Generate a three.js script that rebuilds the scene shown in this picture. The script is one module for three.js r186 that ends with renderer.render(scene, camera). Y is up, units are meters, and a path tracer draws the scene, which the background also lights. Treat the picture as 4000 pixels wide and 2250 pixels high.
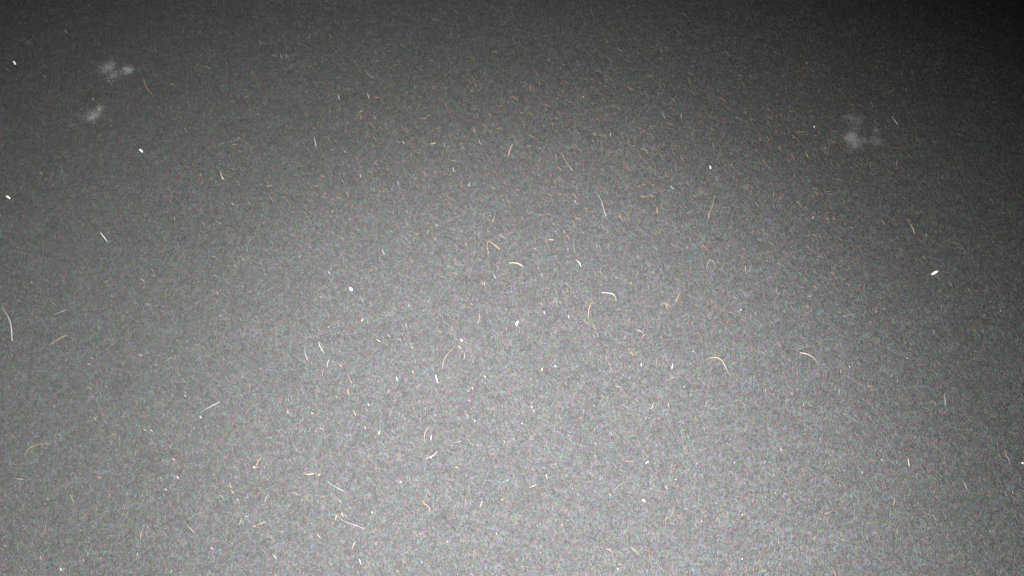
import * as THREE from 'three';
import { mergeGeometries } from 'three/addons/utils/BufferGeometryUtils.js';
import { ImprovedNoise } from 'three/addons/math/ImprovedNoise.js';

// ---------------------------------------------------------------- camera, light, exposure
const scene = new THREE.Scene();
scene.background = new THREE.Color(0, 0, 0);          // a dark place: nothing but the hand lamp lights the carpet

const TILT = THREE.MathUtils.degToRad(18), DIST = 0.33;
const camera = new THREE.PerspectiveCamera(42, 16 / 9, 0.01, 20);
camera.position.set(0, DIST * Math.cos(TILT), DIST * Math.sin(TILT));
camera.lookAt(0, 0, 0);
camera.updateMatrixWorld(true);
camera.updateProjectionMatrix();
scene.add(camera);

const renderer = new THREE.WebGLRenderer({ antialias: true });
renderer.setSize(1024, 576);
renderer.toneMapping = THREE.LinearToneMapping;
renderer.toneMappingExposure = 1.0;
renderer.shadowMap.enabled = true;

// a twin flash beside the lens: one wide beam, one narrower and a little pinker, both pointing down at the carpet
const LAMPS = [
  { at: new THREE.Vector3(-0.018, 0.321, 0.106), aim: new THREE.Vector3(-0.055, 0, 0.192), angle: 1.21, soft: 0.7, power: 2.82, color: new THREE.Color(0.975, 0.995, 0.958) },
  { at: new THREE.Vector3(-0.006, 0.321, 0.106), aim: new THREE.Vector3(0.01, 0, 0.085), angle: 0.54, soft: 0.75, power: 1.12, color: new THREE.Color(1, 0.925, 1) },
];
for (const l of LAMPS) {
  const lamp = new THREE.SpotLight(l.color, l.power, 0, l.angle, l.soft, 2);
  lamp.name = 'flash_beam';
  lamp.position.copy(l.at); lamp.target.position.copy(l.aim);
  lamp.castShadow = true; lamp.shadow.radius = 0.2; lamp.shadow.camera.near = 0.02; lamp.shadow.camera.far = 2;
  scene.add(lamp, lamp.target);
}

// ---------------------------------------------------------------- helpers
let seed = 20240;
const rnd = () => { seed = (seed + 0x6D2B79F5) | 0; let t = Math.imul(seed ^ (seed >>> 15), 1 | seed); t = (t + Math.imul(t ^ (t >>> 7), 61 | t)) ^ t; return ((t ^ (t >>> 14)) >>> 0) / 4294967296; };
const rr = (a, b) => a + (b - a) * rnd();
const gauss = () => Math.sqrt(-2 * Math.log(1 - rnd())) * Math.cos(6.2832 * rnd());
const V = (x, y, z) => new THREE.Vector3(x, y, z);
const perlin = new ImprovedNoise();
const fbm = (x, z, s) => perlin.noise(x / s, 3.7, z / s) + 0.5 * perlin.noise(x / s * 2.1 + 9, 1.3, z / s * 2.1);

const eye = camera.position.clone();
const PXM = 0.45 / 4000;                               // metres per photograph pixel at the middle of the view
function onCarpet(px, py) {                            // the place on the carpet that a ray through that pixel meets
  const v = V(px / 2000 - 1, 1 - py / 1125, 0.5).unproject(camera).sub(eye).normalize();
  return eye.clone().addScaledVector(v, -eye.y / v.y);
}
const taken = {};
function numbered(name) { const n = taken[name] = (taken[name] ?? -1) + 1; return n ? `${name}_${String(n).padStart(3, '0')}` : name; }

// the carpet's own relief: soft unevenness of the felt under the pile
const relief = (x, z) => 0.00028 * fbm(x, z, 0.0028) + 0.0006 * perlin.noise(x / 0.03, 8.1, z / 0.03);

// ---------------------------------------------------------------- carpet
function carpetBase() {
  const nx = 560, nz = 380, pos = [], idx = [], uv = [];
  const spread = (t, core, out) => { const s = Math.abs(t) < 0.86 ? t / 0.86 * core : Math.sign(t) * (core + (Math.abs(t) - 0.86) / 0.14 * (out - core)); return s; };
  for (let j = 0; j <= nz; j++) for (let i = 0; i <= nx; i++) {
    const x = spread(i / nx * 2 - 1, 0.38, 0.9), z = spread(j / nz * 2 - 1, 0.25, 0.7) - 0.015;
    pos.push(x, relief(x, z), z); uv.push(x, z);
  }
  for (let j = 0; j < nz; j++) for (let i = 0; i < nx; i++) {
    const a = j * (nx + 1) + i, b = a + nx + 1;
    idx.push(a, b, a + 1, b, b + 1, a + 1);
  }
  const g = new THREE.BufferGeometry();
  g.setAttribute('position', new THREE.Float32BufferAttribute(pos, 3));
  g.setAttribute('uv', new THREE.Float32BufferAttribute(uv, 2));
  g.setIndex(idx); g.computeVertexNormals();
  return g;
}
function feltTexture() {                               // flecked dyed felt, 12 cm a side
  const n = 1024, d = new Uint8Array(n * n * 4);
  const f = new Float32Array(n * n).fill(0.5);
  for (let k = 0; k < 60000; k++) {                    // short threads of slightly different dye
    let x = rnd() * n, y = rnd() * n, a = rnd() * 6.28, v = 0.5 + 0.34 * gauss(), l = 8 + rnd() * 16;
    for (let s = 0; s < l; s++) { f[((y | 0) & 1023) * n + ((x | 0) & 1023)] = v; x += Math.cos(a); y += Math.sin(a); a += 0.12 * gauss(); }
  }
  for (let k = 0; k < n * n; k++) {
    const v = Math.max(0.1, Math.min(1, f[k]));
    d[4 * k] = 62 * v + 10; d[4 * k + 1] = 62 * v + 10; d[4 * k + 2] = 63 * v + 10; d[4 * k + 3] = 255;
  }
  const t = new THREE.DataTexture(d, n, n, THREE.RGBAFormat);
  t.colorSpace = THREE.SRGBColorSpace; t.magFilter = THREE.LinearFilter; t.minFilter = THREE.LinearMipmapLinearFilter; t.generateMipmaps = true;
  t.wrapS = t.wrapT = THREE.RepeatWrapping; t.repeat.set(1 / 0.12, 1 / 0.12); t.needsUpdate = true;
  return t;
}
const carpet = new THREE.Mesh(carpetBase(), new THREE.MeshStandardMaterial({ map: feltTexture(), roughness: 1 }));
carpet.name = 'carpet'; carpet.receiveShadow = true;
carpet.userData = { kind: 'structure', label: 'dark grey felt carpet with a short matted pile', category: 'carpet' };
scene.add(carpet);

function tubeOf(pts, radius, sides, flat = 1, lit = null) {   // a round or flattened strand along points, radius(t) along it
  const n = pts.length, pos = [], idx = [], t = V(), side = V(), up = V(0, 1, 0), nrm = V();
  for (let i = 0; i < n; i++) {
    t.subVectors(pts[Math.min(i + 1, n - 1)], pts[Math.max(i - 1, 0)]).normalize();
    side.crossVectors(t, up).normalize(); nrm.crossVectors(side, t).normalize();
    const r = radius(i / (n - 1));
    for (let k = 0; k < sides; k++) {
      const a = k / sides * Math.PI * 2, c = Math.cos(a) * r, s = Math.sin(a) * r * flat;
      pos.push(pts[i].x + side.x * c + nrm.x * s, pts[i].y + side.y * c + nrm.y * s, pts[i].z + side.z * c + nrm.z * s);
    }
  }
  for (let i = 0; i < n - 1; i++) for (let k = 0; k < sides; k++) {
    const a = i * sides + k, b = i * sides + (k + 1) % sides;
    idx.push(a, b, a + sides, b, b + sides, a + sides);
  }
  for (let k = 1; k < sides - 1; k++) { idx.push(0, k + 1, k); const o = (n - 1) * sides; idx.push(o, o + k, o + k + 1); }
  const g = new THREE.BufferGeometry();
  g.setAttribute('position', new THREE.Float32BufferAttribute(pos, 3));
  g.setIndex(idx); g.computeVertexNormals();
  return g;
}

// the pile: short matted fibres lying over one another, each of its own dye
const PILE = 760000;
{
  const arc = [];
  for (let i = 0; i <= 4; i++) { const t = i / 4 * 2 - 1; arc.push(V(t * 0.0006, 0.00026 * (1 - t * t), 0.00014 * Math.sin(t * 2))); }
  const fibre = tubeOf(arc, (t) => 0.00014 * (0.55 + 0.45 * Math.sin(Math.PI * t)), 3, 0.8);
  const pile = new THREE.InstancedMesh(fibre, new THREE.MeshStandardMaterial({ color: 0xffffff, roughness: 1 }), PILE);
  const m = new THREE.Matrix4(), q = new THREE.Quaternion(), e = new THREE.Euler(), p = V(), s = V(), c = new THREE.Color();
  for (let k = 0; k < PILE; k++) {
    const x = rr(-0.38, 0.38), z = rr(-0.25, 0.21);
    const lie = 1.02 - 0.5 * perlin.noise(x / 0.11, 2.2, z / 0.11) + 0.55 * gauss() + (rnd() < 0.35 ? rr(0, 3.14) : 0);
    p.set(x, relief(x, z) + rr(0, 0.0007), z);
    e.set(rr(-0.4, 0.4), -lie, 0.28 * gauss(), 'YXZ'); q.setFromEuler(e);
    const sc = rr(0.6, 1.5); s.set(sc, rr(0.5, 1.3), rr(0.75, 1.35) * (rnd() < 0.5 ? -1 : 1) * 1);
    if (s.z < 0) s.z *= -1;
    m.compose(p, q, s); pile.setMatrixAt(k, m);
    const clump = fbm(x * 0.6, z, 0.0019) * 0.32 + fbm(x + 5, z - 3, 0.009) * 0.14 + perlin.noise(x / 0.02, 6.1, z / 0.0035) * 0.12;
    const v = 0.05 * Math.exp(0.17 * gauss() + clump);
    c.setRGB(v * (1 + 0.2 * gauss() + 0.38 * perlin.noise(x / 0.0026, 4, z / 0.002)), v * (1 + 0.15 * gauss() - 0.28 * perlin.noise(x / 0.0026, 4, z / 0.002)), v * (1.02 + 0.2 * gauss() + 0.38 * perlin.noise(x / 0.0026, 14, z / 0.0018)));
    pile.setColorAt(k, c);
  }
  pile.name = 'carpet_pile'; pile.userData = { kind: 'stuff' }; pile.castShadow = pile.receiveShadow = true;
  carpet.add(pile);
}

// ---------------------------------------------------------------- what lies on the carpet
const DYE = {
  white: [0.9, 0.87, 0.81], cream: [0.165, 0.142, 0.106], tan: [0.15, 0.112, 0.072], orange: [0.23, 0.138, 0.082], pink: [0.18, 0.122, 0.108],
  pale: [0.16, 0.163, 0.163], yellow: [0.16, 0.138, 0.08], green: [0.09, 0.11, 0.08], grey: [0.09, 0.09, 0.088],
};
const stock = {};
function dye(colour, dim, kind, pale = 1) {
  const shade = Math.floor(rnd() * 3), key = colour + dim + kind + shade + pale;
  if (!stock[key]) {
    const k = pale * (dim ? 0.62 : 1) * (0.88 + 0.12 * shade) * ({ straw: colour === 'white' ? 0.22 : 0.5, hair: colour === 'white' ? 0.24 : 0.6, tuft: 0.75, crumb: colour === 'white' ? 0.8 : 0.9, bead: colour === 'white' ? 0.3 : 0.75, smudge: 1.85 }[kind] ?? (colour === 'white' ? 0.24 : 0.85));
    const [r, g, b] = DYE[colour];
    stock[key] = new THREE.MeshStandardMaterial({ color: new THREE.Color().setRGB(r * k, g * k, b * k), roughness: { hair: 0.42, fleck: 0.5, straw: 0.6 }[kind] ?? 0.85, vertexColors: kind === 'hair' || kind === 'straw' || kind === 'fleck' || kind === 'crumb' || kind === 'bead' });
  }
  return stock[key];
}

let TX = 0, TY = 0;                                    // the part of the photograph being copied: its corner, in pixels
const Q = 1000 / 1932;
const part = (col, row) => { TX = col * 1000; TY = row * 750; };
const at = (p) => onCarpet(TX + p[0] * Q, TY + p[1] * Q);
const all = [], marks = [];
const REST = 0.0009;                                   // height of the top of the pile

function lay(geometry, centre, name, info) {
  geometry.translate(-centre.x, 0, -centre.z); geometry.computeBoundingSphere();
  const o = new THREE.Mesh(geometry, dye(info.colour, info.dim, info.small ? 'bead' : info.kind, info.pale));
  o.name = numbered(name); o.position.set(centre.x, 0, centre.z); o.castShadow = o.receiveShadow = true;
  scene.add(o);
  const rec = { o, ...info, px: info.px, py: info.py };
  all.push(rec); if (info.lm) marks.push(rec);
  return o;
}
function infoOf(kind, colour, pts, opt) {
  const a = pts[0], b = pts[pts.length - 1];
  const px = TX + Q * (pts.reduce((s, p) => s + p[0], 0) / pts.length), py = TY + Q * (pts.reduce((s, p) => s + p[1], 0) / pts.length);
  let len = 0; for (let i = 1; i < pts.length; i++) len += Math.hypot(pts[i][0] - pts[i - 1][0], pts[i][1] - pts[i - 1][1]) * Q;
  const slope = Math.abs(Math.atan2(b[1] - a[1], b[0] - a[0])); const dir = Math.min(slope, Math.PI - slope);
  const chord = Math.hypot(a[0] - b[0], a[1] - b[1]) * Q;
  return { kind, colour: colour.replace('dim ', ''), dim: colour.startsWith('dim '), px, py, len, bent: len > 30 && chord < len * 0.955, dir, ...opt };
}
function strand(kind, name, colour, w, pts, opt, shape) {
  const info = infoOf(kind, colour, pts, opt);
  const lift = Math.min(0.0011, info.len * PXM * 0.10) * rr(0.5, 1);
  const ctrl = pts.map((p, i) => { const g = at(p), t = i / (pts.length - 1); g.y = REST + relief(g.x, g.z) * 0.5 + lift * Math.sin(Math.PI * t) + rr(-0.00008, 0.00008); return g; });
  const n = Math.max(6, Math.min(26, Math.round(info.len / 7)));
  const curve = new THREE.CatmullRomCurve3(ctrl, false, 'centripetal'), path = curve.getPoints(n), wob = rr(0, 6);
  path.forEach((p, i) => { const k = info.len > 40 ? 0.00022 : 0.00008; p.x += k * perlin.noise(i * 0.33 + wob, wob, 0.5); p.z += k * perlin.noise(0.5, i * 0.33 + wob, wob); p.y += 0.00012 * perlin.noise(wob, 3.3, i * 0.45); });
  const r = w * Q * PXM * 0.5 * shape.thick;
  const g = tubeOf(path, (t) => r * shape.taper(t) * (1 + 0.3 * perlin.noise(t * info.len / 16, wob, 2.2)), shape.sides, shape.flat);
  // a strand is paler toward one end, a glint painted into the colour, and stained here and there, as hair and straw are
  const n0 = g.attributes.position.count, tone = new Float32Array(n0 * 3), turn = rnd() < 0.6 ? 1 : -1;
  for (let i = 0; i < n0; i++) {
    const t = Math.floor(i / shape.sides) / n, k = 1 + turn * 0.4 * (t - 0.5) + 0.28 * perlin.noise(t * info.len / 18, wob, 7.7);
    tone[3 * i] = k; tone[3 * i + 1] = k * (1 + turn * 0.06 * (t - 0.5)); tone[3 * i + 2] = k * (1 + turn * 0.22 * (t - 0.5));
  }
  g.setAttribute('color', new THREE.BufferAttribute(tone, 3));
  const c = ctrl.reduce((s, p) => s.add(p), V()).divideScalar(ctrl.length);
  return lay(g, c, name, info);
}
const split = (rest) => [rest.filter(Array.isArray), rest.find((x) => !Array.isArray(x)) ?? {}];
// a hair: thin, round, thinning to its tip
function hair(colour, w, ...rest) { const [pts, opt] = split(rest); return strand('hair', 'stray_hair', colour, w, pts, opt, { thick: 0.72, sides: 6, flat: 0.9, taper: (t) => 0.35 + 0.65 * Math.pow(Math.sin(Math.PI * (0.16 + 0.74 * t)), 0.8) }); }
// a fleck: a short snip of fibre, one point if it is hardly longer than wide
function fleck(colour, w, ...rest) {
  let [pts, opt] = split(rest);
  if (pts.length === 1) { const [x, y] = pts[0], l = rr(9, 14), a = 1.03 + 0.3 * gauss(); pts = [[x - l * Math.cos(a), y - l * Math.sin(a)], [x + l * Math.cos(a), y + l * Math.sin(a)]]; }
  if (pts.length === 2) { const [a, b] = pts, k = rr(-0.09, 0.09); pts = [a, [(a[0] + b[0]) / 2 - (b[1] - a[1]) * k, (a[1] + b[1]) / 2 + (b[0] - a[0]) * k], b]; }
  return strand('fleck', 'lint_fleck', colour, w, pts, opt, { thick: 0.74, sides: 5, flat: 0.7, taper: (t) => 0.4 + 0.6 * Math.sin(Math.PI * Math.min(1, 0.1 + 0.85 * t)) });
}
// a straw: a flat dry blade with blunt, torn ends
function straw(colour, w, ...rest) {
  let [pts, opt] = split(rest);
  if (pts.length === 2) { const [a, b] = pts, k = rr(-0.06, 0.06); pts = [a, [(a[0] + b[0]) / 2 - (b[1] - a[1]) * k, (a[1] + b[1]) / 2 + (b[0] - a[0]) * k], b]; }
  return strand('straw', 'straw_bit', colour, w, pts, opt, { thick: 0.72, sides: 6, flat: 0.3, taper: (t) => 0.75 + 0.25 * Math.sin(Math.PI * t) + 0.12 * Math.sin(t * 17) });
}
// a crumb: an uneven flattened grain between two points
function crumb(colour, w, ...rest) {
  let [pts, opt] = split(rest);
  if (pts.length === 1) { const [x, y] = pts[0]; pts = [[x - w * 0.4, y - w * 0.55], [x + w * 0.4, y + w * 0.55]]; }
  const info = infoOf('crumb', colour, pts, opt), a = at(pts[0]), b = at(pts[1]), c = a.clone().add(b).multiplyScalar(0.5);
  info.small = w < 13;
  const small = info.small ? 0.6 : 0.72, L = a.distanceTo(b) / 2 * small, W = w * Q * PXM * 0.5 * small, ang = Math.atan2(b.z - a.z, b.x - a.x);
  const g = new THREE.IcosahedronGeometry(1, 3), p = g.attributes.position, s1 = rr(0, 50);
  for (let i = 0; i < p.count; i++) {
    const v = V().fromBufferAttribute(p, i);
    const k = 1 + 0.6 * perlin.noise(v.x * 1.4 + s1, v.y * 1.4, v.z * 1.4) + 0.16 * perlin.noise(v.x * 4 + s1, v.y * 4, v.z * 4);
    v.multiplyScalar(k); v.x = Math.sign(v.x) * Math.pow(Math.abs(v.x), 0.85);
    p.setXYZ(i, v.x * L * 1.06, v.y * Math.min(W, L) * 0.6, v.z * W);
  }
  const tone = new Float32Array(p.count * 3), base = rr(0.72, 1);       // stained, uneven matter
  for (let i = 0; i < p.count; i++) { const v = V().fromBufferAttribute(p, i).multiplyScalar(1 / W), k = base * (1 + 0.3 * perlin.noise(v.x * 1.6 + s1, v.y * 1.6, v.z * 1.6)); tone[3 * i] = k; tone[3 * i + 1] = k * 0.985; tone[3 * i + 2] = k * (0.95 + 0.05 * base); }
  g.setAttribute('color', new THREE.BufferAttribute(tone, 3));
  g.rotateY(-ang); g.computeVertexNormals();
  g.translate(c.x, REST + relief(c.x, c.z) * 0.5 + Math.min(W, L) * 0.35, c.z);
  return lay(g, c, 'crumb', info);
}
// a tuft: a small knot of curled fluff
function tuft(colour, w, ...rest) {
  let [pts, opt] = split(rest);
  if (pts.length === 1) { const [x, y] = pts[0]; pts = [[x - w * 0.3, y - w * 0.3], [x + w * 0.3, y + w * 0.3]]; }
  const info = infoOf('tuft', colour, pts, opt), a = at(pts[0]), b = at(pts[1]), c = a.clone().add(b).multiplyScalar(0.5), R = w * Q * PXM * 0.5, list = [];
  for (let k = 0; k < 26; k++) {
    const o = a.clone().lerp(b, rnd()).add(V(gauss() * R * 0.45, REST + rr(-0.0001, 0.0003) * 1, gauss() * R * 0.45)), d = rr(0, 6.28), l = R * rr(0.5, 1.1), w0 = rr(-1, 1);
    const path = []; for (let i = 0; i <= 5; i++) { const t = i / 5 - 0.5; path.push(V(o.x + Math.cos(d + w0 * t * 2) * l * t, o.y + 0.0002 * (1 - 4 * t * t), o.z + Math.sin(d + w0 * t * 2) * l * t)); }
    list.push(tubeOf(path, () => 0.00006, 3));
  }
  return lay(mergeGeometries(list), c, 'fluff_tuft', info);
}
// a smudge: pale dust trodden into the tips of the pile, as loose grains
function smudge(n, colour, lab, ...spots) {
  const list = [], grain = [0, 1, 2].map(() => new THREE.TetrahedronGeometry(1, 1)), c0 = at(spots[0]);
  for (const [x, y, r, dense] of spots) {
    const c = at([x, y]), R = r * Q * PXM, blobs = [];
    for (let k = 0; k < 6; k++) { const d = rr(0, 6.28), e = R * rr(0.1, 0.95); blobs.push([Math.cos(d) * e, Math.sin(d) * e * 0.8, R * rr(0.25, 0.6), R * rr(0.2, 0.5)]); }
    for (let k = 0; k < n * dense * 3.8; k++) {
      const g = grain[k % 3].clone(), s = rr(0.00005, 0.00012), B = blobs[Math.floor(rnd() * 10)] ?? [0, 0, R * 0.8, R * 0.8], a = B[0] + gauss() * B[2], b = B[1] + gauss() * B[3];
      const holes = fbm(c.x + a, c.z + b, 0.0021); if (holes < -0.75 + 0.4 * rnd()) continue;
      g.scale(s * rr(0.8, 1.8), s * 0.6, s * rr(0.8, 1.5)); g.rotateY(rr(0, 6.28));
      g.translate(c.x + a, 0.00065 + rr(0, 0.0005) + relief(c.x + a, c.z + b) * 0.6, c.z + b); list.push(g);
    }
  }
  return lay(mergeGeometries(list), c0, 'dust_smudge', { kind: 'smudge', colour, dim: false, px: TX + spots[0][0] * Q, py: TY + spots[0][1] * Q, len: 60, lm: lab[0], label: lab[1], dir: 0 });
}
// ---- top row of the photograph, first quarter
part(0, 0);
crumb('white', 18, [105, 465], [132, 500], { lm: 'slanting white chip', label: 'oblong pure white chip in the dark upper corner, slanting, larger of two' });
fleck('cream', 11, [52, 515], [73, 542], { label: 'pinkish white splinter just below the slanting white chip' });
fleck('white', 7, [495, 230], [514, 257]);
fleck('dim tan', 8, [262, 403], [284, 428]);
fleck('cream', 8, [330, 483], [355, 512]);
crumb('tan', 16, [330, 570], [358, 598]);
fleck('pink', 8, [785, 378], [805, 412]);
fleck('orange', 7, [952, 362], [972, 386]);
fleck('orange', 7, [1168, 368], [1188, 400]);
fleck('white', 8, [822, 610], [838, 634]);
fleck('dim pink', 12, [778, 658]);
hair('orange', 8, [1090, 595], [1105, 645], [1125, 685], [1160, 725], { lm: 'orange hair under the smudge', pale: 1.9, label: 'orange tan hair slanting down below the upper dusty smudge' });
fleck('white', 9, [700, 742], [720, 765]);
fleck('cream', 9, [830, 900], [850, 924]);
smudge(300, 'grey', ['double dust smudge', 'two pale dusty dabs side by side, smudged into the dark carpet'], [820, 520, 62, 1], [968, 538, 34, 0.9], [860, 585, 40, 0.3]);
smudge(230, 'grey', ['lower dust smudge', 'single pale dusty dab below the two dabs side by side'], [705, 885, 46, 1], [765, 832, 30, 0.35]);
fleck('tan', 7, [108, 938], [132, 965]);
fleck('dim tan', 7, [95, 945], [115, 968]);
fleck('tan', 7, [228, 950], [252, 980]);
fleck('dim pale', 6, [752, 1005], [772, 1028]);
fleck('white', 6, [1395, 972], [1415, 1003]);
crumb('white', 18, [1058, 1130], [1085, 1157], { lm: 'small white block', label: 'small white block-shaped chip well below the two dusty dabs' });
fleck('dim tan', 7, [175, 1118], [205, 1148]);
fleck('cream', 9, [305, 1298], [330, 1320]);
straw('cream', 15, [1668, 1300], [1690, 1360], { lm: 'short cream straw', pale: 2.2, label: 'short cream straw bit, nearly upright, in the upper dark part' });
tuft('tan', 26, [1900, 545], [1925, 575]);
straw('dim pale', 14, [1710, 778], [1775, 772]);
fleck('dim tan', 14, [605, 1270], [635, 1276]);
tuft('dim pale', 44, [20, 1220]);
fleck('cream', 7, [612, 822], [630, 840]);
fleck('dim tan', 7, [1212, 45], [1232, 85]);
fleck('dim pale', 8, [1458, 92]);
fleck('dim pale', 9, [1548, 845], [1545, 895]);
fleck('dim cream', 10, [645, 712], [640, 728]);
// ---- top row, second quarter
part(1, 0);
fleck('dim green', 7, [560, 135], [577, 165]);
fleck('cream', 8, [202, 265], [216, 297]);
fleck('orange', 7, [558, 262], [570, 292]);
fleck('cream', 10, [28, 308], [42, 342]);
fleck('pale', 11, [184, 405], [198, 455], { lm: 'fleck among grey fluff', label: 'pale upright fleck between two faint tufts of grey fluff' });
tuft('pale', 36, [220, 430], [250, 432]);
tuft('pale', 34, [130, 425], [165, 435]);
fleck('tan', 11, [812, 305], [812, 326]);
fleck('dim pale', 9, [447, 485]);
hair('tan', 7, [828, 538], [860, 580], [905, 605], { lm: 'kinked tan hair', pale: 2, label: 'kinked tan hair slanting on the dim upper carpet' });
fleck('pink', 7, [1340, 648], [1347, 682]);
tuft('pale', 20, [1308, 465], [1342, 466]);
fleck('white', 7, [1660, 650]);
fleck('cream', 7, [1637, 690]);
fleck('cream', 7, [1685, 690]);
fleck('white', 9, [620, 718], [632, 756]);
fleck('cream', 9, [842, 708], [857, 752], { lm: 'cream splinter', pale: 2, label: 'cream splinter below the kinked tan hair, nearly upright' });
fleck('cream', 8, [1185, 733], [1198, 757]);
fleck('orange', 7, [995, 815], [1015, 835]);
fleck('dim tan', 6, [635, 808], [645, 835]);
hair('pink', 6, [1437, 808], [1450, 840], [1470, 865]);
fleck('yellow', 9, [372, 858], [384, 887]);
fleck('tan', 12, [780, 858], [815, 840]);
fleck('tan', 9, [790, 865], [800, 905]);
fleck('cream', 8, [892, 878], [910, 908]);
fleck('cream', 8, [690, 920], [702, 948]);
hair('orange', 6, [862, 930], [880, 960], [905, 975]);
hair('yellow', 7, [920, 960], [945, 975], [965, 985]);
fleck('pink', 9, [683, 993]);
hair('pale', 12, [443, 1040], [450, 1075], [457, 1112], { lm: 'thick pale hair snip', pale: 1.7, label: 'thick pale grey snip of hair, nearly upright, in the dim upper carpet' });
fleck('tan', 11, [885, 1035], [915, 1070]);
fleck('dim tan', 11, [840, 1028], [872, 1052]);
fleck('dim tan', 7, [523, 1045]);
straw('dim tan', 16, [540, 1148], [495, 1190]);
fleck('white', 10, [1108, 1070], [1120, 1097]);
straw('tan', 16, [1315, 1094], [1358, 1086], { lm: 'level tan straw', pale: 1.7, label: 'tan straw bit lying level, beside a pale lilac fleck' });
fleck('cream', 8, [1408, 1080], [1430, 1115]);
fleck('white', 6, [1680, 1052], [1698, 1100]);
fleck('white', 8, [1638, 980], [1655, 1012]);
hair('tan', 6, [1735, 1140], [1740, 1170], [1775, 1215]);
straw('tan', 14, [1935, 1095], [1905, 1185], { lm: 'steep tan straw', pale: 2, label: 'tan straw bit standing out steeply near the middle of the upper carpet' });
fleck('white', 9, [665, 1138], [680, 1160]);
fleck('tan', 7, [888, 1215], [902, 1250]);
fleck('white', 8, [1484, 1268], [1496, 1305]);
fleck('dim tan', 7, [1490, 1200], [1510, 1230]);
straw('dim green', 13, [1125, 1193], [1168, 1185]);
fleck('white', 7, [785, 1318], [797, 1343]);
tuft('dim pale', 22, [800, 1302]);
fleck('dim tan', 11, [490, 1330], [518, 1342]);
fleck('white', 9, [1068, 1373], [1078, 1398]);
fleck('orange', 7, [655, 1355], [665, 1388]);
fleck('white', 10, [1615, 1385], [1607, 1412]);
fleck('dim tan', 7, [1240, 1260]);
fleck('dim pink', 7, [765, 1210]);
fleck('dim pale', 7, [1790, 740]);
fleck('dim pink', 7, [1250, 950]);
// ---- top row, third quarter
part(2, 0);
hair('dim pink', 9, [603, 38], [598, 90], [607, 130], { lm: 'pinkish hair at the top', pale: 1.8, label: 'pinkish tan hair hanging from the top edge of the view' });
fleck('pink', 11, [1282, 108], [1308, 128]);
tuft('pale', 30, [265, 458], [288, 450], { lm: 'bluish white fluff', label: 'bluish white knot of fluff beside a faint upright fleck' });
fleck('dim tan', 7, [232, 440], [232, 465]);
hair('dim tan', 10, [60, 625], [105, 640], [125, 652]);
fleck('orange', 8, [133, 650], [140, 692]);
fleck('orange', 8, [200, 622], [210, 652]);
fleck('dim tan', 10, [385, 645]);
crumb('white', 12, [533, 727], [546, 752], { lm: 'white crumb with a tail', label: 'tiny white crumb with a thin tail, in the dim upper carpet' });
straw('pink', 14, [890, 672], [925, 688]);
fleck('dim tan', 9, [985, 705], [1020, 738]);
fleck('tan', 12, [775, 708], [768, 735]);
fleck('dim yellow', 8, [645, 680], [640, 712]);
fleck('tan', 8, [710, 800], [706, 832]);
hair('cream', 8, [1128, 850], [1138, 875], [1150, 900], { lm: 'pale hair above the straw', pale: 1.8, label: 'short pale cream hair, slanting, beside two upright tan flecks' });
fleck('white', 7, [1273, 868], [1277, 898]);
fleck('dim cream', 7, [1250, 868]);
fleck('dim orange', 9, [128, 852], [148, 878]);
fleck('dim tan', 9, [146, 935], [154, 965]);
fleck('white', 8, [743, 1012], [742, 1038]);
hair('dim pale', 5, [860, 1060], [875, 1085], [900, 1125]);
fleck('dim pale', 8, [598, 1095], [612, 1140]);
hair('cream', 7, [370, 1155], [395, 1210], [430, 1265], [460, 1295], { lm: 'long thin pale hair', pale: 2, label: 'long thin pale hair running down beside a pink fleck' });
fleck('pink', 9, [325, 1170], [335, 1195]);
fleck('pink', 8, [1018, 1155]);
straw('dim tan', 11, [1328, 1225], [1303, 1285]);
crumb('white', 14, [1490, 1255], [1497, 1285], { lm: 'upright white chip', label: 'upright pure white chip on the carpet toward the dark corner' });
fleck('dim tan', 8, [1615, 1185], [1610, 1220]);
fleck('white', 9, [1192, 1408], [1220, 1435]);
fleck('tan', 9, [1432, 1402], [1424, 1449]);
fleck('dim pink', 8, [1795, 505]);
fleck('dim orange', 8, [1690, 405]);
// ---- top row, last quarter
part(3, 0);
crumb('cream', 10, [293, 468], [280, 498], { lm: 'comma shaped cream crumb', pale: 3, label: 'comma shaped cream crumb in the dark corner of the carpet' });
fleck('pink', 11, [855, 498], [850, 522]);
fleck('white', 9, [1035, 672], [1028, 697], { lm: 'lone white speck', label: 'lone white speck in the darkest part of the carpet' });
hair('pale', 10, [930, 885], [945, 915], [975, 950], { lm: 'pale hair by the paw smudge', pale: 2.2, label: 'pale grey hair slanting beside the dusty smudges in the dark corner' });
crumb('white', 14, [338, 958], [348, 970], { label: 'square white crumb between the dark corner smudges and the comma crumb' });
fleck('orange', 11, [276, 1165], [298, 1195]);
hair('cream', 8, [972, 1210], [963, 1235], [965, 1265], { pale: 2 });
fleck('pink', 8, [1590, 1208], [1600, 1228]);
fleck('dim pale', 8, [1350, 1105]);
smudge(260, 'grey', ['bright dark corner smudge', 'palest dusty dab of the cluster in the dark corner'], [640, 1065, 62, 1.25], [625, 1040, 44, 0.6], [650, 1105, 36, 0.3], [730, 1070, 40, 0.22]);
smudge(190, 'grey', ['upper dark corner smudge', 'faint dusty dab above the palest dab in the dark corner'], [665, 910, 50, 0.9], [560, 900, 44, 0.35], [650, 970, 44, 0.3]);
smudge(170, 'grey', ['side dark corner smudge', 'faint dusty dab beside the palest dab in the dark corner'], [825, 1070, 52, 0.9], [815, 985, 34, 0.35]);
fleck('dim pale', 7, [1330, 535], [1320, 558]);
fleck('dim tan', 8, [685, 350]);
fleck('dim pale', 7, [290, 535], [292, 555]);
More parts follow.
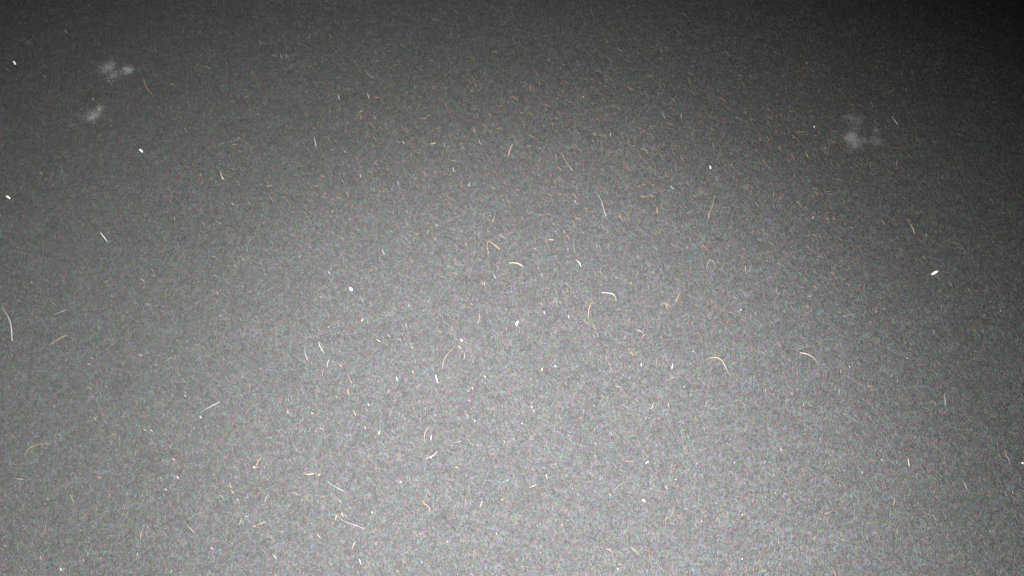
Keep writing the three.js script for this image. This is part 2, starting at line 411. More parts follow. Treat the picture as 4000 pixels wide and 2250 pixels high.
// ---- middle row, first quarter
part(0, 1);
crumb('white', 18, [57, 35], [92, 60], { lm: 'white chip at the edge', label: 'long white chip slanting at the edge of the view, with a faint tail' });
fleck('dim pale', 9, [88, 66], [102, 84]);
hair('pink', 6, [172, 95], [190, 118], [210, 140]);
fleck('dim pale', 8, [10, 180]);
hair('white', 7, [765, 308], [785, 335], [815, 378], { lm: 'bright white splinter', pale: 2.4, label: 'bright white splinter, thin and slanting, below the small white block' });
straw('dim tan', 10, [595, 282], [632, 288], [668, 287]);
fleck('dim pale', 7, [745, 240]);
hair('dim pale', 7, [1040, 315], [1065, 345], [1090, 375]);
fleck('pale', 7, [1092, 458], [1110, 472]);
fleck('cream', 8, [1078, 660], [1098, 680]);
fleck('pink', 8, [1150, 580], [1165, 602]);
fleck('pink', 7, [1172, 632]);
fleck('white', 6, [1752, 82], [1768, 103]);
fleck('pale', 8, [1288, 65], [1305, 88]);
fleck('cream', 9, [1652, 230], [1675, 250]);
tuft('dim tan', 26, [1707, 270]);
fleck('dim yellow', 8, [500, 622], [525, 650]);
tuft('tan', 26, [800, 682], [825, 675]);
fleck('yellow', 8, [392, 825], [425, 852]);
hair('pale', 15, [26, 872], [65, 930], [95, 990], [101, 1050], [100, 1125], { lm: 'big pale hair at the edge', pale: 1.4, label: 'thick pale grey hair, bowed, at the very edge of the view' });
straw('dim pale', 20, [380, 945], [440, 925], [505, 890]);
straw('tan', 22, [515, 1080], [450, 1118], [380, 1160], { lm: 'broad tan straw', pale: 1.1, label: 'broad dull tan straw blade rising beside the bowed edge hair' });
fleck('pink', 9, [245, 685]);
fleck('dim orange', 9, [1325, 202]);
fleck('cream', 8, [1830, 497], [1846, 523]);
straw('dim tan', 13, [1225, 800], [1300, 775], { lm: 'faint level straw', label: 'faint tan straw bit lying nearly level on the mid grey carpet' });
fleck('dim tan', 9, [1340, 740]);
hair('dim pale', 6, [1285, 900], [1305, 922], [1330, 950]);
fleck('pale', 7, [1125, 850]);
fleck('pink', 9, [1648, 765]);
fleck('green', 8, [1405, 1115], [1422, 1137]);
crumb('pink', 14, [1050, 1227], [1090, 1242], { lm: 'pink crumb', label: 'pinkish crumb lying nearly level on the grey carpet' });
crumb('pink', 13, [692, 1250], [714, 1266]);
straw('dim cream', 13, [1240, 1290], [1305, 1248]);
fleck('yellow', 8, [665, 1292], [688, 1305]);
fleck('green', 9, [985, 750], [990, 775]);
straw('dim tan', 13, [160, 1228], [205, 1238]);
fleck('dim tan', 11, [1875, 750], [1905, 762]);
fleck('dim pink', 10, [30, 1110]);
// ---- middle row, second quarter
part(1, 1);
fleck('orange', 6, [102, 28], [118, 52], [130, 75]);
fleck('pink', 8, [520, 38]);
fleck('pink', 8, [683, 0], [692, 18], [702, 38]);
fleck('tan', 8, [570, 140], [583, 162]);
fleck('cream', 7, [1135, 142], [1148, 165]);
straw('tan', 13, [1808, 185], [1785, 235], { lm: 'tan straw above the fork', label: 'short tan straw bit above the forked pair of hairs' });
fleck('white', 7, [955, 435], [962, 455], [970, 475], { lm: 'thin white sliver', label: 'thin white sliver, nearly upright, above the white seed' });
fleck('pale', 8, [1362, 245], [1370, 265]);
fleck('orange', 7, [1350, 352]);
tuft('pale', 18, [1298, 300], [1298, 322]);
straw('pink', 11, [1840, 325], [1885, 355]);
hair('tan', 6, [1755, 375], [1745, 405], [1748, 440], [1762, 472], { lm: 'forked hair pair', pale: 1.7, label: 'thin tan hair curving down, one arm of a forked pair' });
hair('orange', 6, [1760, 375], [1790, 400], [1840, 440], { pale: 1.7, label: 'thin orange hair slanting away, other arm of the forked pair' });
fleck('white', 7, [547, 602], [564, 624]);
crumb('white', 22, [711, 725], [729, 752], { lm: 'oval white seed', label: 'oval pure white seed alone on the mid grey carpet' });
tuft('pale', 16, [1688, 517]);
straw('tan', 11, [1480, 615], [1528, 625], { lm: 'small tan straw below the fork', label: 'small tan straw bit lying level, below the forked pair of hairs' });
hair('dim pink', 5, [1785, 540], [1810, 560], [1835, 590]);
fleck('pale', 8, [1795, 625], [1810, 655]);
straw('tan', 11, [1705, 668], [1712, 705]);
fleck('tan', 12, [1722, 680], [1726, 705]);
tuft('pale', 18, [1312, 815], [1298, 838]);
fleck('pale', 8, [1155, 857]);
fleck('cream', 7, [872, 850]);
fleck('green', 8, [793, 795], [815, 828]);
fleck('orange', 6, [1630, 850]);
crumb('tan', 20, [812, 957], [797, 988], { lm: 'square tan chip', label: 'squarish dull tan chip on the grey carpet below the white seed' });
hair('tan', 12, [1688, 925], [1686, 965], [1668, 998]);
fleck('cream', 9, [1132, 997], [1140, 1017]);
fleck('cream', 8, [993, 1073], [1013, 1097], { lm: 'cream dash', label: 'small bright cream dash above a slanting orange fleck' });
fleck('orange', 12, [905, 1112], [940, 1135]);
hair('pale', 7, [1068, 1105], [1090, 1122], [1102, 1133]);
hair('dim tan', 9, [140, 1015], [128, 1042], [148, 1064], [175, 1078]);
fleck('orange', 8, [1172, 1168], [1188, 1188]);
crumb('white', 17, [1541, 1114], [1561, 1131], { lm: 'round cream seed', label: 'round creamy white seed above the long curved tan straw' });
straw('tan', 14, [1486, 1185], [1445, 1235], [1418, 1285], [1408, 1340], { lm: 'long curved tan straw', label: 'long curved tan straw hanging below the round cream seed' });
fleck('cream', 12, [1530, 1160], [1550, 1185]);
hair('pale', 9, [1570, 1205], [1575, 1240], [1568, 1270]);
hair('white', 6, [475, 1135], [495, 1180], [520, 1228], { lm: 'slanting white hair', label: 'thin white hair slanting down, beside a bowed pale hair' });
hair('pale', 11, [378, 1160], [378, 1215], [392, 1270], { label: 'bowed pale grey hair, nearly upright, beside the thin white hair' });
straw('pale', 12, [555, 1270], [540, 1325]);
straw('dim tan', 13, [522, 1320], [505, 1395]);
fleck('orange', 10, [632, 1303], [650, 1323]);
fleck('dim orange', 11, [545, 1030], [565, 1018]);
fleck('orange', 8, [1185, 1350], [1192, 1375]);
crumb('white', 10, [1722, 1387], [1732, 1403]);
hair('white', 10, [1356, 1383], [1365, 1410], [1374, 1447], { lm: 'white splinter in the bright patch', label: 'bright white pointed splinter in the brightest part of the carpet' });
fleck('white', 9, [1060, 1397], [1072, 1428]);
hair('orange', 7, [698, 1388], [712, 1418], [728, 1447]);
fleck('dim tan', 8, [1470, 1005], [1482, 1035]);
fleck('dim tan', 7, [1400, 1050]);
// ---- middle row, third quarter
part(2, 1);
hair('pale', 8, [650, 20], [672, 80], [690, 140], [710, 188], { lm: 'long bluish hair', pale: 1.9, label: 'long pale bluish hair, steep and nearly straight' });
fleck('cream', 8, [716, 0], [717, 22]);
fleck('orange', 9, [1090, 120], [1098, 165], { lm: 'orange dash', label: 'upright orange dash on the carpet, alone' });
hair('tan', 9, [1535, 25], [1515, 60], [1505, 120], [1485, 165], [1480, 205], { lm: 'wavy tan hair', pale: 1.9, label: 'wavy tan hair running down, with a small side fleck' });
fleck('dim tan', 7, [1528, 110], [1548, 138]);
fleck('tan', 9, [1422, -5], [1417, 22]);
fleck('pale', 9, [468, 65], [480, 85]);
fleck('orange', 9, [388, 290], [398, 318]);
crumb('cream', 9, [528, 300], [533, 316]);
straw('cream', 18, [272, 367], [312, 367], { lm: 'level cream straw', label: 'broad cream straw bit lying level, beside an upright thin hair' });
hair('pale', 7, [460, 345], [462, 390], [470, 465], { label: 'upright thin hair, white at its top, beside the level cream straw' });
hair('tan', 6, [170, 470], [185, 490], [200, 515]);
straw('cream', 15, [-25, 540], [35, 545], [82, 563], { lm: 'curved cream blade', pale: 1.7, label: 'gently curved cream blade lying almost level in the bright middle' });
hair('white', 10, [483, 518], [505, 540], [520, 570], { lm: 'small white crescent', label: 'small white crescent-shaped hair snip, bowed to one side' });
fleck('pale', 8, [222, 612], [226, 638]);
hair('tan', 7, [1465, 580], [1478, 540], [1498, 521], [1520, 540], [1535, 587], { lm: 'tan horseshoe hair', pale: 1.6, label: 'tan hair bent into an upside-down horseshoe' });
fleck('pink', 8, [1758, 558], [1760, 608]);
straw('dim pink', 11, [1762, 645], [1750, 676]);
fleck('tan', 11, [888, 682], [902, 700]);
hair('cream', 10, [672, 764], [720, 768], [760, 778], [780, 800], [785, 830], { lm: 'hooked cream hair', pale: 1.6, label: 'cream hair hooked down at one end like a walking stick' });
straw('tan', 11, [1270, 752], [1230, 832], { lm: 'slanted tan straw', pale: 1.4, label: 'thin tan straw bit leaning, above a faint arched hair' });
hair('dim pink', 7, [1893, 710], [1897, 760], [1892, 802]);
hair('dim tan', 9, [1115, 855], [1150, 848], [1180, 862], [1207, 887]);
fleck('pink', 8, [1170, 833], [1167, 895]);
hair('orange', 9, [628, 843], [600, 845], [580, 878], [572, 947], { lm: 'orange question mark hair', pale: 1.2, label: 'orange hair curled over at the top, below the hooked cream hair' });
hair('tan', 7, [595, 976], [610, 1005], [626, 1037]);
crumb('white', 11, [1714, 881], [1730, 906], { lm: 'white crumb with gold speck', label: 'white wedge-shaped crumb with a golden crumb at its foot' });
crumb('orange', 10, [1702, 900], [1712, 912]);
fleck('pink', 8, [1828, 905], [1838, 936]);
straw('dim tan', 13, [1545, 885], [1485, 920]);
fleck('dim tan', 10, [1365, 940]);
crumb('white', 17, [46, 977], [28, 1013], { lm: 'bean-shaped cream chip', label: 'bean-shaped creamy white chip, tall, in the bright middle of the carpet' });
fleck('white', 9, [241, 900], [247, 922]);
fleck('white', 7, [424, 935], [427, 958]);
fleck('cream', 7, [310, 828], [313, 846]);
fleck('orange', 8, [362, 828], [364, 846]);
hair('tan', 10, [925, 1043], [965, 1055], [1000, 1080], { lm: 'drooping tan hair', label: 'short tan hair drooping over, with a pinkish stub under it' });
fleck('dim pink', 11, [992, 1075], [978, 1102]);
hair('orange', 7, [885, 1190], [900, 1215], [912, 1242]);
crumb('white', 8, [1360, 1199], [1364, 1216]);
hair('orange', 11, [1480, 1257], [1535, 1255], [1575, 1280], [1605, 1330], [1630, 1378], { lm: 'large orange curved hair', label: 'largest curved hair, orange tan, arching over and down' });
fleck('dim cream', 9, [722, 1298], [748, 1320]);
fleck('white', 9, [972, 1292], [972, 1319]);
fleck('white', 8, [1210, 1300], [1202, 1341]);
crumb('white', 11, [321, 1310], [331, 1326]);
fleck('orange', 11, [232, 1328], [222, 1358]);
straw('cream', 11, [1197, 1410], [1221, 1400]);
fleck('yellow', 8, [1886, 1208], [1898, 1228]);
hair('dim orange', 5, [1595, 1170], [1602, 1190], [1610, 1212]);
// ---- middle row, last quarter
part(3, 1);
crumb('white', 12, [340, 185], [327, 210], { lm: 'small white grain', label: 'small white grain with a pointed top below the dark corner smudges' });
straw('dim tan', 10, [550, 222], [525, 255]);
hair('cream', 9, [1066, 245], [1080, 275], [1097, 320], { lm: 'cream needle', pale: 2.2, label: 'straight cream needle of straw above the large rice-shaped flake' });
fleck('white', 8, [1187, 320], [1188, 338]);
straw('dim tan', 11, [345, 340], [328, 376]);
fleck('dim pink', 8, [105, 308], [120, 335]);
fleck('dim tan', 11, [976, 430], [984, 450]);
crumb('white', 22, [1217, 634], [1276, 598], { lm: 'rice-shaped white flake', label: 'largest white flake, shaped like a rice grain, in the dark' });
straw('cream', 15, [60, 545], [93, 552]);
crumb('pink', 11, [580, 685], [590, 701]);
crumb('tan', 14, [848, 795], [841, 812]);
fleck('tan', 7, [803, 868], [812, 913]);
fleck('pale', 8, [872, 878], [873, 898]);
hair('pale', 7, [1288, 840], [1300, 865], [1301, 897], { lm: 'short bowed pale hair', label: 'short bowed pale hair below the rice-shaped flake' });
crumb('white', 10, [1742, 892], [1750, 909], { lm: 'white crumb near the dark edge', label: 'tiny white crumb near the dark edge of the view' });
fleck('dim pale', 9, [1668, 835]);
crumb('tan', 13, [1626, 930], [1614, 946]);
fleck('dim yellow', 7, [1750, 1035], [1758, 1075]);
fleck('pink', 9, [1243, 1058]);
hair('cream', 10, [235, 1217], [280, 1228], [330, 1255], [372, 1292], { lm: 'pale arched hair', pale: 1.7, label: 'pale tan hair arching down, to the side of the largest orange hair' });
crumb('white', 9, [602, 1311], [614, 1329]);
fleck('cream', 9, [546, 1340], [540, 1370]);
crumb('white', 8, [1040, 1249], [1045, 1266]);
hair('dim pale', 6, [633, 1145], [632, 1175], [628, 1205]);
hair('dim yellow', 6, [1525, 50], [1528, 85], [1533, 122]);
fleck('dim tan', 9, [1690, 318]);
fleck('dim yellow', 8, [1626, 572], [1630, 598]);
fleck('pale', 8, [1374, 690], [1376, 712]);
fleck('dim tan', 8, [1890, 622]);
fleck('dim pink', 11, [1255, 970]);
fleck('dim pale', 8, [970, 1400], [972, 1440]);
// ---- bottom row, first quarter
part(0, 2);
fleck('tan', 9, [72, 12], [90, 28]);
hair('cream', 8, [675, 12], [686, 32], [702, 46]);
hair('dim pale', 11, [1665, 135], [1590, 180], [1518, 217], { lm: 'faint straight grey hair', pale: 1.3, label: 'faint pale grey hair rising straight, above a white crumb' });
crumb('white', 11, [1512, 246], [1530, 262], { label: 'tiny white crumb under the lower end of the faint straight hair' });
hair('dim tan', 10, [1405, 265], [1370, 305], [1320, 335]);
crumb('pink', 12, [1236, 230], [1256, 240]);
fleck('cream', 8, [1405, 65]);
fleck('pale', 8, [1405, 92]);
fleck('pale', 8, [1090, 342], [1112, 355]);
fleck('white', 8, [1138, 347], [1160, 359]);
fleck('pale', 6, [712, 252], [734, 272]);
tuft('tan', 18, [858, 380], [886, 388]);
hair('tan', 12, [382, 450], [290, 460], [240, 485], [193, 542], { lm: 'bent straw-coloured hair', label: 'long straw-coloured hair, bent over, low on the dim side' });
crumb('pale', 10, [333, 610], [346, 620]);
crumb('pink', 13, [1304, 565], [1331, 576]);
straw('cream', 11, [105, 715], [185, 722], { lm: 'level white-tipped straw', label: 'thin straw lying level with a whitish tip, near the edge' });
hair('tan', 9, [718, 702], [745, 700], [772, 710]);
fleck('orange', 7, [1206, 700], [1225, 716]);
fleck('orange', 8, [1245, 787], [1268, 803]);
fleck('white', 9, [1344, 696], [1356, 714]);
hair('cream', 9, [540, 830], [555, 865], [578, 892], { lm: 'short cream hair', label: 'short cream hair slanting down, alone on the lower carpet' });
fleck('cream', 8, [362, 865], [380, 876]);
fleck('cream', 7, [1660, 838], [1693, 862], { lm: 'bright orange dash', pale: 0.7, label: 'bright cream and orange dash between two pink bits' });
fleck('orange', 8, [1792, 864], [1808, 882]);
fleck('orange', 8, [1750, 800], [1770, 822]);
straw('pink', 13, [1740, 746], [1752, 784]);
straw('dim pale', 10, [1838, 850], [1882, 858]);
hair('cream', 7, [1408, 1045], [1440, 1085], [1476, 1126], { lm: 'straight pale thread', label: 'straight thin pale thread slanting on the lower carpet' });
straw('cream', 13, [1832, 1012], [1812, 1060], { lm: 'stubby cream straw', label: 'stubby cream straw bit leaning under a yellowish fleck' });
fleck('yellow', 9, [1855, 993], [1877, 1002]);
straw('tan', 13, [355, 1040], [350, 1132], { lm: 'upright tan straw', label: 'upright dull tan straw near the lower corner' });
straw('tan', 13, [1087, 1090], [1066, 1175], { lm: 'leaning tan straw', label: 'dull tan straw leaning slightly, between the upright straw and thin thread' });
straw('cream', 13, [1046, 1270], [1042, 1302]);
fleck('pink', 12, [316, 1295], [324, 1325]);
fleck('dim tan', 14, [640, 1310], [645, 1345]);
fleck('pale', 8, [42, 1212], [60, 1225]);
fleck('pale', 8, [1596, 1230], [1616, 1244]);
crumb('pale', 16, [464, 1388], [476, 1412]);
fleck('dim tan', 12, [1302, 1400], [1298, 1428]);
crumb('pink', 16, [1918, 620], [1930, 640]);
crumb('pink', 14, [1920, 1068], [1931, 1082]);
// ---- bottom row, second quarter
part(1, 2);
straw('orange', 14, [1009, 40], [996, 72], { lm: 'stubby orange chip', pale: 0.7, label: 'stubby orange straw chip near the bright middle of the carpet' });
fleck('tan', 9, [693, 42], [708, 88]);
fleck('tan', 9, [602, 90], [620, 110]);
fleck('orange', 12, [243, 198], [247, 225]);
fleck('orange', 9, [415, 218], [440, 226]);
fleck('cream', 8, [742, 203], [757, 240]);
fleck('white', 8, [848, 152], [858, 168]);
crumb('white', 12, [1629, 27], [1641, 43], { lm: 'small oval white seed', label: 'small oval white seed below the round cream seed' });
fleck('cream', 8, [1610, 128]);
fleck('pink', 7, [1578, 216], [1602, 254]);
crumb('white', 9, [1646, 273], [1655, 289]);
hair('tan', 9, [1317, 308], [1285, 355], [1273, 400], [1272, 435], { lm: 'faint curved brown hair', label: 'faint curved brown hair beside an upright white snip' });
fleck('white', 10, [1325, 390], [1320, 427]);
fleck('pale', 6, [1340, 226], [1358, 244]);
fleck('tan', 7, [1280, 190]);
fleck('tan', 7, [1190, 188]);
fleck('cream', 10, [940, 348], [928, 387]);
fleck('pink', 10, [822, 318], [828, 342]);
fleck('cream', 8, [480, 328], [512, 344], { lm: 'level cream dash', label: 'small cream dash lying almost level, alone on the lower carpet' });
straw('dim cream', 11, [60, 411], [126, 405]);
straw('cream', 13, [1526, 443], [1548, 431]);
fleck('yellow', 9, [1871, 428], [1874, 446]);
straw('pink', 12, [1370, 510], [1338, 542], [1285, 563], { lm: 'straw with a white bead', label: 'curved pinkish straw carrying a small white bead' });
crumb('white', 10, [1317, 550], [1328, 563], { label: 'small white bead sitting on the curved pinkish straw' });
straw('cream', 12, [1504, 634], [1530, 628]);
straw('tan', 14, [50, 547], [5, 618], { lm: 'leaning brown straw', label: 'leaning brown straw bit beside a level cream straw, low down' });
hair('pink', 12, [360, 668], [395, 683], [442, 675], { lm: 'pink smile-shaped hair', label: 'pinkish hair curved like a smile, beside an orange crumb' });
crumb('orange', 15, [472, 687], [492, 686]);
hair('pale', 8, [543, 736], [600, 775], [672, 812], { lm: 'long slanting pale hair', label: 'long pale hair slanting away below the pink smile-shaped hair' });
fleck('white', 8, [1088, 732], [1102, 748]);
hair('dim pink', 8, [208, 815], [270, 820], [346, 840]);
straw('pink', 13, [98, 827], [70, 892]);
fleck('yellow', 7, [613, 864], [634, 880], [656, 900], { lm: 'bright yellow splinter', pale: 0.8, label: 'bright yellowish splinter between the long slanting hair and the tangled hair' });
hair('cream', 7, [597, 958], [625, 1000], [665, 1030], [740, 1060], [825, 1092], { lm: 'tangled long hair', label: 'very long cream hair sweeping sideways through a small tangle' });
fleck('tan', 9, [618, 985], [600, 1030]);
fleck('cream', 8, [652, 970], [665, 1003]);
hair('orange', 8, [1230, 853], [1270, 900], [1308, 933], [1318, 977], { lm: 'orange sickle hair', label: 'orange pink sickle-shaped hair low on the carpet' });
straw('tan', 14, [1716, 880], [1690, 932], { lm: 'lower leaning tan straw', label: 'leaning tan straw bit below a tiny white speck, low down' });
crumb('white', 9, [1852, 866], [1862, 880]);
crumb('white', 8, [1896, 721], [1904, 735]);
crumb('cream', 13, [874, 962], [887, 978]);
hair('orange', 10, [0, 1075], [35, 1058], [76, 1040]);
fleck('orange', 7, [462, 1132], [490, 1160]);
fleck('dim pale', 6, [70, 1130], [125, 1165]);
straw('pink', 16, [750, 1192], [727, 1250], { lm: 'broad pink straw', label: 'broad pinkish straw bit leaning, low near the bottom edge' });
fleck('cream', 8, [130, 1283], [146, 1300], [160, 1316]);
fleck('white', 9, [780, 1318], [790, 1340], [800, 1361], { lm: 'white dash near the bottom', label: 'white slanting dash below the broad pink straw' });
crumb('pale', 14, [1247, 1336], [1258, 1350]);
fleck('pink', 10, [1817, 1115], [1813, 1140]);
fleck('cream', 7, [1438, 1183], [1452, 1197]);
fleck('tan', 7, [1052, 1398], [1078, 1422]);
fleck('dim pale', 7, [1618, 1422], [1642, 1447]);
fleck('dim orange', 8, [764, 1410], [778, 1430]);
// ---- bottom row, third quarter
part(2, 2);
straw('cream', 12, [778, 19], [826, 28], { lm: 'nearly level cream bit', label: 'cream straw bit lying almost level, with a blunt end' });
crumb('white', 9, [1293, 17], [1301, 31]);
straw('cream', 13, [1066, 143], [1048, 192], { lm: 'split cream straw', label: 'upright cream straw bit, split at the foot' });
fleck('dim pink', 9, [1132, 62], [1130, 98]);
straw('tan', 11, [1478, 128], [1452, 174], { lm: 'two-tone straw', label: 'tan straw bit with a white tip, leaning' });
fleck('cream', 9, [612, 158], [622, 176]);
fleck('pink', 8, [1180, 148], [1176, 176]);
crumb('pale', 9, [1003, 246], [1010, 258]);
crumb('white', 8, [71, 293], [79, 305]);
crumb('white', 8, [143, 171], [157, 181]);
fleck('pink', 9, [158, 195], [172, 215]);
fleck('cream', 7, [750, 377]);
fleck('pale', 8, [10, 408], [13, 424]);
straw('white', 11, [1004, 602], [1028, 586], { lm: 'white paper scrap', label: 'small white paper-like scrap, leaning, on the lower carpet' });
straw('tan', 10, [1402, 585], [1388, 611]);
crumb('white', 9, [1671, 587], [1674, 602], { lm: 'pinkish white bead', label: 'tiny pinkish white bead alone on the lower carpet' });
crumb('white', 8, [1232, 714], [1236, 728]);
fleck('yellow', 10, [263, 678], [257, 702]);
fleck('pale', 7, [262, 698], [272, 716]);
straw('orange', 10, [186, 758], [133, 783], { lm: 'pale orange straw', label: 'small pale orange straw lying nearly level on the lower carpet' });
fleck('pink', 8, [1154, 768], [1168, 800]);
crumb('white', 14, [978, 873], [1005, 889], { lm: 'folded white chip', label: 'bright white chip, kinked in two, in the lower middle' });
fleck('orange', 9, [732, 828], [744, 842]);
fleck('pink', 9, [620, 442], [636, 460]);
fleck('pink', 8, [625, 545]);
hair('tan', 10, [1216, 958], [1198, 995], [1160, 1012], [1157, 1067], { lm: 'zigzag tan hair', label: 'tan hair bent in a zigzag on the lower carpet' });
fleck('pink', 10, [1731, 980], [1740, 998]);
fleck('pink', 9, [1421, 1026], [1429, 1044]);
fleck('orange', 10, [371, 1054], [380, 1075]);
hair('pink', 8, [698, 1243], [735, 1252], [758, 1274], { lm: 'white-ended pink hair', label: 'short pink hair with a white end, low near the bottom' });
hair('pink', 9, [888, 1228], [920, 1255], [956, 1286], { label: 'straight pink hair slanting, beside the white-ended pink hair' });
crumb('white', 9, [1727, 1313], [1736, 1327]);
fleck('pale', 12, [790, 1388], [804, 1402]);
fleck('tan', 9, [796, 1362], [824, 1362]);
hair('dim yellow', 7, [770, 800], [810, 760], [862, 728]);
// ---- bottom row, last quarter
part(3, 2);
straw('tan', 17, [750, 18], [790, 20], { lm: 'blunt level straw', label: 'blunt tan straw bit lying level on the shaded side' });
hair('pale', 9, [1325, 65], [1320, 110], [1332, 165], { lm: 'upright pale hair', pale: 1.3, label: 'upright pale hair, whitest at its top, on the shaded side' });
fleck('cream', 8, [259, 142], [265, 169]);
fleck('pink', 8, [170, 62], [180, 82]);
tuft('tan', 16, [1745, 118]);
crumb('cream', 10, [1870, 42], [1874, 54]);
straw('dim pale', 12, [1065, 223], [1130, 205]);
straw('tan', 9, [955, 335], [957, 387], { lm: 'thin upright straw', label: 'thin upright tan straw on the shaded side' });
fleck('white', 7, [87, 482], [90, 508]);
hair('dim tan', 7, [630, 465], [631, 505], [632, 540]);
crumb('tan', 11, [580, 522], [584, 538]);
fleck('pale', 9, [846, 564], [856, 584]);
hair('white', 8, [1044, 558], [1052, 595], [1055, 622], { lm: 'short white thread', label: 'short upright white thread on the shaded side' });
hair('pink', 8, [1776, 522], [1800, 565], [1816, 612], { lm: 'red-brown hair', pale: 1.6, label: 'slanting red-brown hair near the dark edge, beside a white bead' });
crumb('white', 16, [1906, 590], [1914, 607], { label: 'round white bead at the very edge, beside the red-brown hair' });
hair('cream', 8, [1467, 733], [1478, 770], [1496, 802], { lm: 'white bowed thread', pale: 1.5, label: 'thin pinkish white thread, bowed, on the shaded lower carpet' });
crumb('yellow', 11, [1752, 762], [1763, 776]);
crumb('white', 9, [1833, 812], [1837, 828]);
straw('pink', 12, [482, 957], [423, 979], { lm: 'pink level straw', label: 'pinkish straw bit lying nearly level, low on the carpet' });
hair('tan', 7, [937, 858], [943, 890], [935, 922]);
crumb('cream', 11, [916, 968], [911, 988], { lm: 'pale yellow grain', label: 'pale yellow grain standing under a short tan hair' });
fleck('pale', 8, [702, 655], [708, 678]);
fleck('cream', 8, [28, 676], [42, 692]);
tuft('pale', 30, [2, 335]);
hair('dim pale', 8, [733, 1138], [744, 1172], [762, 1192]);
hair('dim pale', 9, [985, 1060], [967, 1105], [968, 1152]);
fleck('dim tan', 8, [1210, 1045], [1235, 1062]);
fleck('dim pale', 9, [1460, 1105], [1480, 1120]);
// ---------------------------------------------------------------- fine lint too small to count
{
  const N = 12000, path = []; for (let i = 0; i <= 3; i++) { const t = i / 3 - 0.5; path.push(V(t * 0.0015, 0.00012 * (1 - 4 * t * t), 0.00035 * t * t)); }
  const lint = new THREE.InstancedMesh(tubeOf(path, (t) => 0.00009 * (0.5 + 0.5 * Math.sin(Math.PI * t)), 3), new THREE.MeshStandardMaterial({ roughness: 0.9 }), N);
  const m = new THREE.Matrix4(), q = new THREE.Quaternion(), e = new THREE.Euler(), c = new THREE.Color();
  const tones = ['tan', 'pale', 'cream', 'pink', 'orange', 'grey', 'green', 'grey', 'pale'];
  for (let k = 0; k < N; k++) {
    const band = k % 3 === 0, x = band ? 0.03 + 0.14 * gauss() : rr(-0.34, 0.34), z = band ? -0.075 + 0.04 * gauss() : rr(-0.22, 0.18); e.set(0, -(1.03 + 0.55 * gauss()), 0.12 * gauss(), 'YXZ'); q.setFromEuler(e);
    const s = Math.exp(0.4 * gauss() - 0.1); m.compose(V(x, REST + relief(x, z) * 0.6 - rr(0, 0.0003), z), q, V(s, s, Math.min(s, 1.3))); lint.setMatrixAt(k, m);
    const d = DYE[band ? (rnd() < 0.6 ? 'orange' : 'tan') : tones[Math.floor(rnd() * tones.length)]], b = band ? rr(0.4, 1.15) : rr(0.4, 0.9); c.setRGB(d[0] * b, d[1] * b, d[2] * b); lint.setColorAt(k, c);
  }
  lint.name = 'lint'; lint.userData = { kind: 'stuff', label: 'fine specks of pale lint scattered all over the dark carpet', category: 'lint' }; lint.castShadow = lint.receiveShadow = true;
  scene.add(lint);
}

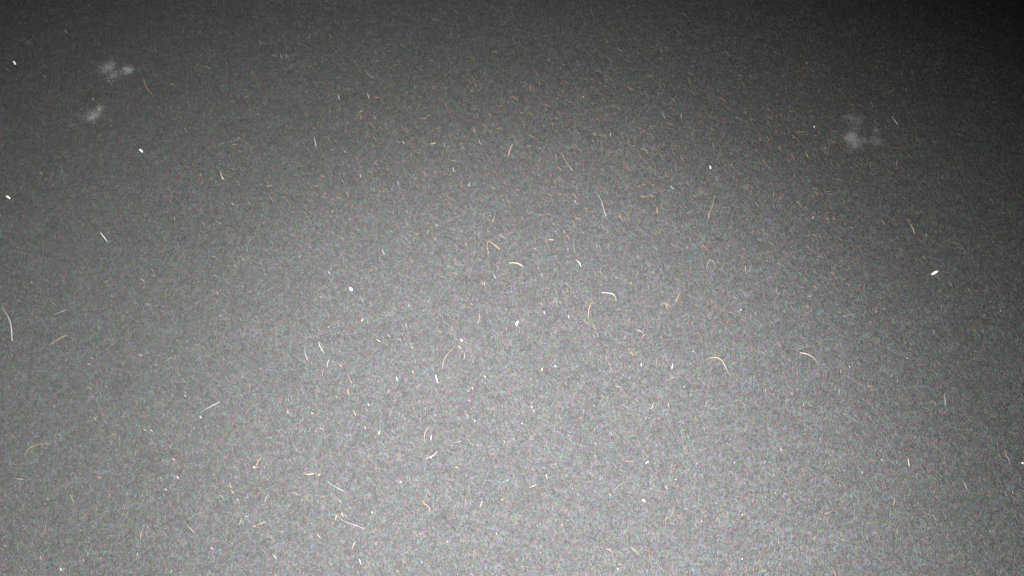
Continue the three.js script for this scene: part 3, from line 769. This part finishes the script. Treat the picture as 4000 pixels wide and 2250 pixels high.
// ---------------------------------------------------------------- the twin flash beside the lens, out of the picture: housing and two glowing faces
{
  const g = new THREE.Group(), mid = LAMPS[0].at.clone().add(LAMPS[1].at).multiplyScalar(0.5); g.name = 'flash_lamp'; g.position.set(mid.x, mid.y + 0.0015, mid.z);
  g.userData = { label: 'small twin white flash lamp held above the carpet, pointing down', category: 'lamp' };
  const housing = new THREE.Mesh(new THREE.LatheGeometry([[0, 0.006], [0.012, 0.006], [0.0128, 0.0052], [0.0128, 0.0014], [0.0122, 0.0011], [0, 0.0011]].map(([x, y]) => new THREE.Vector2(x, y)), 36), new THREE.MeshStandardMaterial({ color: 0x1a1a1c, roughness: 0.5 }));
  housing.name = 'housing'; g.add(housing);
  for (const l of LAMPS) {
    const face = new THREE.Mesh(new THREE.CylinderGeometry(0.0042, 0.0042, 0.0008, 28), new THREE.MeshStandardMaterial({ color: 0xfff8e8, emissive: l.color, emissiveIntensity: 1 }));
    face.name = 'glowing_face'; face.position.set(l.at.x - mid.x, 0.0006, 0); g.add(face);
  }
  scene.add(g);
}

// ---------------------------------------------------------------- labels
const HOURS = ['twelve', 'one', 'two', 'three', 'four', 'five', 'six', 'seven', 'eight', 'nine', 'ten', 'eleven'];
const CAT = { hair: 'hair', fleck: 'lint', straw: 'straw', crumb: 'crumb', tuft: 'fluff', smudge: 'dust' };
const GROUP = { hair: 'stray hairs on the carpet', fleck: 'short lint flecks on the carpet', straw: 'bits of dry straw on the carpet', crumb: 'small crumbs on the carpet', tuft: 'knots of fluff on the carpet', smudge: 'pale dusty smudges on the carpet' };
const used = new Set();
for (const r of all) if (r.label) used.add(r.label);
function describe(r) {
  const tone = { pale: 'pale grey', dim: '' }[r.colour] ?? r.colour;
  const colour = (r.dim ? 'dull ' : '') + tone;
  if (r.kind === 'hair') return `${r.len > 75 ? 'long' : 'short'} ${colour} ${r.bent ? 'curved' : 'straight'} hair`;
  if (r.kind === 'fleck') return `${r.len > 24 ? 'small' : 'tiny'} ${colour} fleck`;
  if (r.kind === 'straw') return `${colour} bit of straw`;
  if (r.kind === 'crumb') return `small ${colour} crumb`;
  return `${colour} tuft of fluff`;
}
for (const r of all) {
  if (!r.label) {
    const near = marks.filter((m) => m !== r).map((m) => [Math.hypot(m.px - r.px, m.py - r.py), m]).sort((a, b) => a[0] - b[0]).slice(0, 5);
    const lean = r.dir < 0.5 ? 'level' : r.dir > 1.25 ? 'upright' : 'slanting';
    search: for (const plus of ['', lean + ' ']) for (const [d, m] of near) {
      const h = HOURS[Math.round(Math.atan2(r.px - m.px, m.py - r.py) / (Math.PI / 6) + 12) % 12];
      const how = d < 110 ? 'close by at' : d < 240 ? 'a little out at' : 'far out at';
      const text = `${plus}${describe(r)} ${how} ${h} o'clock from the ${m.lm}`;
      if (text.split(' ').length <= 16 && !used.has(text)) { r.label = text; break search; }
    }
    r.label ??= describe(r) + ' lying on the dark grey carpet';
    used.add(r.label);
  }
  r.o.userData = { label: r.label, category: CAT[r.kind], group: GROUP[r.kind] };
}
renderer.render(scene, camera);
